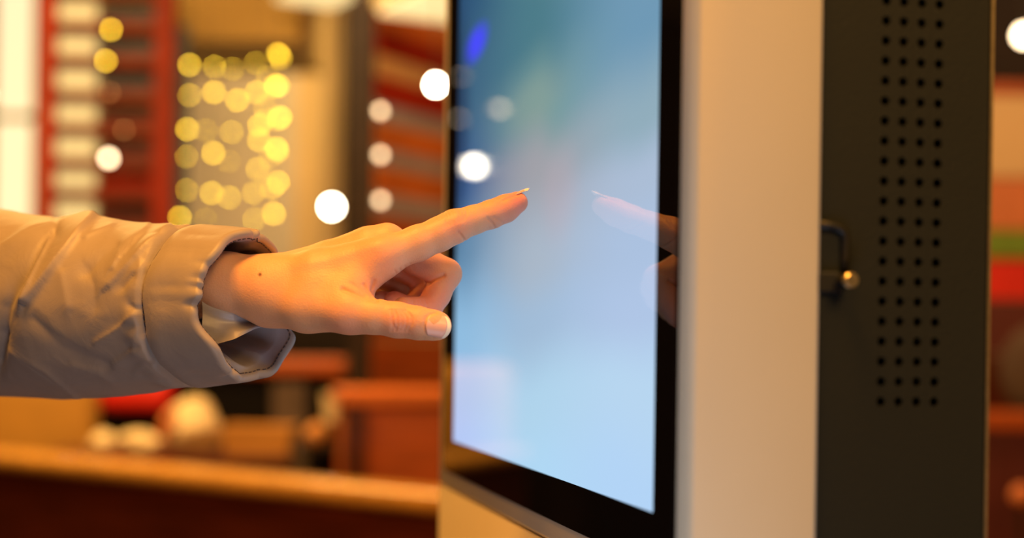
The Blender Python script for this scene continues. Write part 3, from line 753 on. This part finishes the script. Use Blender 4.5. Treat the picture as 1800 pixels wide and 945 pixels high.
b1 = nt.nodes.new('ShaderNodeBump'); b1.inputs['Strength'].default_value = .16; b1.inputs['Distance'].default_value = .004; nt.links.new(n2.outputs['Fac'], b1.inputs['Height'])
b2 = nt.nodes.new('ShaderNodeBump'); b2.inputs['Strength'].default_value = .15; b2.inputs['Distance'].default_value = .0003; nt.links.new(n4.outputs['Fac'], b2.inputs['Height'])
nt.links.new(b1.outputs[0], b2.inputs['Normal']); nt.links.new(b2.outputs[0], b.inputs['Normal'])
M['thread'] = mat('dark_thread', (.05, .035, .04), .7)
M['lining'] = mat('grey_lining', (.34, .305, .315), .4, noise=.05, nscale=30, bump=.3, bscale=60)

th_ = math.radians(30); hdir = np.array([math.sin(th_), math.cos(th_), 0]); up = np.array([0, 0, 1.0])
adir = np.array([math.cos(th_), -math.sin(th_), 0])
kx = [-420, -200, -60, 0, 100, 160, 250, 345, 390, 436]
ktop = [340, 350, 362, 365, 384, 374, 390, 398, 402, 408]
kbot = [735, 720, 702, 698, 698, 697, 690, 676, 668, 664]
def Yc(cx): return .812+(436-cx)*.00024
def ring_base(cx):
    tp = np.interp(cx, kx, ktop); bt = np.interp(cx, kx, kbot); Y_ = Yc(cx)
    return A(cx, (tp+bt)/2, Y_), (bt-tp)/2*Y_/FPX
NF = 220
phi = np.linspace(0, 2*PI, NF, endpoint=False)
cs, sn = np.cos(phi), np.sin(phi)
rs = np.random.RandomState(11)
def vnoise(P, f, n_=10, seed=0):
    r_ = np.random.RandomState(seed); s = 0
    for _ in range(n_): s = s+np.sin(P@(r_.normal(size=3)*f)+r_.uniform(0, 6.28))
    return s/math.sqrt(n_)
def ridge(x, y, pts, amp, w1, w2):
    # sharp on one side, soft on the other
    d_ = segd(x, y, pts); (x0, y0), (x1, y1) = pts[0], pts[-1]
    side = np.sign((x-x0)*(y1-y0)-(y-y0)*(x1-x0)); ww = np.where(side > 0, w1, w2)
    return amp*np.exp(-np.abs(d_/ww)**1.4)
folds = [([(80,412),(50,470),(10,540),(-10,640)], -4.5, 16, 14), ([(84,415),(62,470),(46,525)], 2.4, 5, 16), ([(168,372),(130,420),(90,475),(50,526)], 3.2, 5, 22),
         ([(100,385),(60,400),(20,425),(-20,445)], 3.0, 14, 8), ([(100,388),(92,400)], -3.5, 12, 12),
         ([(300,398),(250,440),(193,500)], 1.8, 5, 18), ([(340,404),(290,440),(241,478)], 1.8, 5, 16), ([(318,404),(270,448),(215,505)], -1.6, 10, 12),
         ([(150,470),(163,500),(166,540)], -1.0, 8, 12), ([(250,465),(247,530),(241,600)], 1.3, 4, 11), ([(108,480),(121,540)], .9, 7, 14), ([(228,536),(245,545),(250,560)], -1.6, 5, 5),
         ([(205,430),(180,450),(150,480)], -1.4, 9, 12), ([(0,590),(-8,660)], -3, 10, 10), ([(60,560),(110,610),(190,640)], -1.2, 9, 14), ([(200,640),(250,610),(270,570)], 1.3, 6, 14),
         ([(300,640),(318,668)], -1.5, 8, 8), ([(130,640),(200,668),(280,664)], 1.0, 6, 12), ([(20,620),(80,650),(130,690)], 1.2, 6, 16),
         ([(195,395),(150,415)], 1.2, 4, 10), ([(260,398),(215,430),(200,470)], 1.3, 4, 12), ([(170,600),(210,575),(236,552)], 1.2, 5, 12), ([(240,650),(262,630),(280,640)], 1.0, 5, 9)]
def outer(cx):
    C, R = ring_base(cx)
    P = C+R*(cs[:, None]*up-1.0*sn[:, None]*hdir)
    Nr = cs[:, None]*up-sn[:, None]*hdir
    x, y = proj(P); d_ = np.zeros(NF)
    nearm = np.clip(sn*3+.6, 0, 1)
    for pts, amp, w1, w2 in folds: d_ += ridge(x, y, pts, amp*mm, w1, w2)*nearm*(cx < 350)
    d_ += vnoise(P, 28, 8, 1)*.8*mm + (1-nearm)*vnoise(P, 60, 8, 5)*1.6*mm
    nz_ = vnoise(P, 75, 10, 2); d_ += (.8-np.abs(nz_))*.22*mm
    nz_ = vnoise(P, 150, 10, 8); d_ += (.8-np.abs(nz_))*.10*mm
    return P, Nr, d_
SEAM = 345
rings = []
cxs = list(np.linspace(-420, 0, 50)[:-1])+list(np.linspace(0, SEAM, 130))
for cx in cxs:
    P, Nr, d_ = outer(cx); s = SEAM-cx
    pk = .25+.75*np.abs(np.sin(phi*9+np.sin(phi*3)*1.2))
    d_ = d_ + 1.6*mm*np.exp(-((s-16)/13)**2)*pk - 3.4*mm*np.exp(-(s/3.2)**2)
    rings.append(P+Nr*d_[:, None])
def loft(name, rings, m, parent, close_start=False):
    V_ = np.concatenate(rings)-PO; nr = len(rings); i = np.arange(nr-1)[:, None]*NF; j = np.arange(NF)[None]; j2 = (j+1) % NF
    Q_ = np.stack([i+j, i+j2, i+NF+j2, i+NF+j], -1).reshape(-1, 4).tolist()
    if close_start: Q_.append(list(range(NF))[::-1])
    me = bpy.data.meshes.new(name); me.from_pydata(V_.tolist(), [], Q_)
    bm = bmesh.new(); bm.from_mesh(me); bmesh.ops.recalc_face_normals(bm, faces=bm.faces); bm.to_mesh(me); bm.free()
    return link(name, me, m, parent, True)
slv = loft('jacket_sleeve', rings, fab, per, True)
tag(slv, 'beige nylon sleeve')
# cuff: outer band, puckered rim, lining going back in
def scal(seed, n_):
    r_ = np.random.RandomState(seed); ks = np.sort(r_.uniform(0, 2*PI, n_)); d_ = np.full(NF, 9.)
    for k_ in ks: d_ = np.minimum(d_, np.abs((phi-k_+PI) % (2*PI)-PI))
    return d_   # angular distance to the nearest pucker
pd = scal(4, 15); pamp = .35+.65*np.sin(phi*2.3+1.0)**2; puck = np.exp(-(pd/.06)**1.3)*pamp
pd2 = scal(9, 9); puck2 = np.exp(-(pd2/.10)**1.3)
wob = .0026*np.sin(phi*3+.6)+.0020*np.sin(phi*5+2)+.0014*np.sin(phi*9+1)-.0022*puck
rings = []
for i, cx in enumerate(np.linspace(SEAM, 436, 46)):
    P, Nr, d_ = outer(cx); s = cx-SEAM; e = 436-cx
    d_ = d_*.6+2.4*mm*(1-np.exp(-(s/14)**2))-3.4*mm*np.exp(-(s/3.2)**2)
    d_ += (-2.0*puck*np.exp(-(e/10)**1.5)-.9*puck2*np.exp(-((e-40)/30)**2))*mm
    d_ += .7*mm*np.sin(phi*7+cx*.05)*np.exp(-(s/30)**2)
    rings.append(P+Nr*d_[:, None]+adir*(wob*np.clip(1-e/60, 0, 1))[:, None]+hdir*0)
P0, Nr, d0 = outer(436); P0 = rings[-1]; 
wristC = A(400, 503, .826)
R0 = ring_base(436)[1]
RIMT = .0027
puff = 1-.7*puck
rim = []
for k in range(1, 9):                                   # half-round puffy rim
    a_ = PI*k/8
    rim.append(P0+adir*(RIMT*1.1*math.sin(a_)*puff)[:, None]-Nr*((RIMT*(1-math.cos(a_)))*(.8+.2*puff))[:, None])
rings += rim
cuff = loft('cuff', rings, fab, slv)
# lining
inn = []
for k in range(0, 50):
    u = k/49
    C, R = ring_base(436-115*u)
    Rr = (R0-2*RIMT)*(1-u)**.9+ .0225*(1-(1-u)**.9)
    Cc = C*(1-u**.8*.9)+A(436-115*u, 512, Yc(436-115*u)+.002)*(u**.8*.9)
    pl = .0065*(np.abs(np.sin(phi*4.0+.9+1.2*u))-.62)*math.sin(PI*min(1, .12+u*1.1))*np.clip(.4-cs, .25, 1)+.0014*np.sin(phi*11+1+3*u)*math.sin(PI*min(1, u*1.2))-.0011*puck*(1-u)
    pl += .0040*np.exp(-((phi-3.55)/.22)**2)*math.sin(PI*u)-.0045*np.exp(-((phi-3.1)/.16)**2)*math.sin(PI*u)
    ring = Cc+(Rr+pl)[:, None]*(cs[:, None]*up-sn[:, None]*hdir)
    if k < 6: wgt = (1-k/6); ring = ring*(1-wgt)+rim[-1]*wgt-adir*.0015*k*(wgt)
    else: ring = ring-adir*.004
    inn.append(ring)
ln = loft('lining', inn, M['lining'], cuff)
# slack lining hanging from the wrist
ua = [(350, 496, .800), (405, 520, .806), (445, 540, .814), (482, 560, .822)]
ub = [(352, 612, .796), (410, 596, .799), (448, 577, .808), (484, 568, .820)]
nu, nv = 40, 20; top_, bot_ = [], []
for i in range(nu+1):
    u = i/nu; q = u*3; i0 = min(2, int(q)); f_ = q-i0
    pa = A(*ua[i0])*(1-f_)+A(*ua[i0+1])*f_; pb = A(*ub[i0])*(1-f_)+A(*ub[i0+1])*f_
    for j in range(nv+1):
        v = j/nv; p = pa*(1-v)+pb*v
        p = p+np.array([0, 1, 0])*(.002+.006*math.sin(PI*v)*(1-u)+.0012*math.sin(v*9+u*5)+.0007*math.sin(v*17-u*7))
        top_.append(p-PO); bot_.append(p-PO+np.array([0, .0012, 0]))
n1_ = len(top_); fq = []
for i in range(nu):
    for j in range(nv):
        a_ = i*(nv+1)+j; c4 = (a_, a_+nv+1, a_+nv+2, a_+1); fq.append(c4); fq.append(tuple(n1_+k_ for k_ in c4[::-1]))
me = bpy.data.meshes.new('lining_fold'); me.from_pydata([tuple(p) for p in top_+bot_], [], fq)
link('lining_fold', me, M['lining'], cuff, True)
# stitches round the rim and thread in the seam
def stitches(name, path, nrm, n_st, r, parent, frac=.6):
    bm = bmesh.new(); m_ = len(path)
    for k in range(n_st):
        a_ = k/n_st*m_; L_ = frac*m_/n_st; pts = []
        for q in range(4):
            f = (a_+L_*q/3) % m_; i0 = int(f); i1 = (i0+1) % m_; t_ = f-i0
            pts.append(Vector(path[i0]*(1-t_)+path[i1]*t_+nrm[i0]*(r*.5)-PO))
        add_tube(bm, pts, r, 5)
    return bm_obj(name, bm, M['thread'], parent, True)
stitches('rim_stitching', rim[6], -Nr, 90, .00035, cuff)
sm = outer(SEAM); sp_ = sm[0]+sm[1]*((sm[2]*.6-3.0*mm)[:, None])
stitches('seam_thread', sp_, sm[1], 70, .00045, cuff, .85)
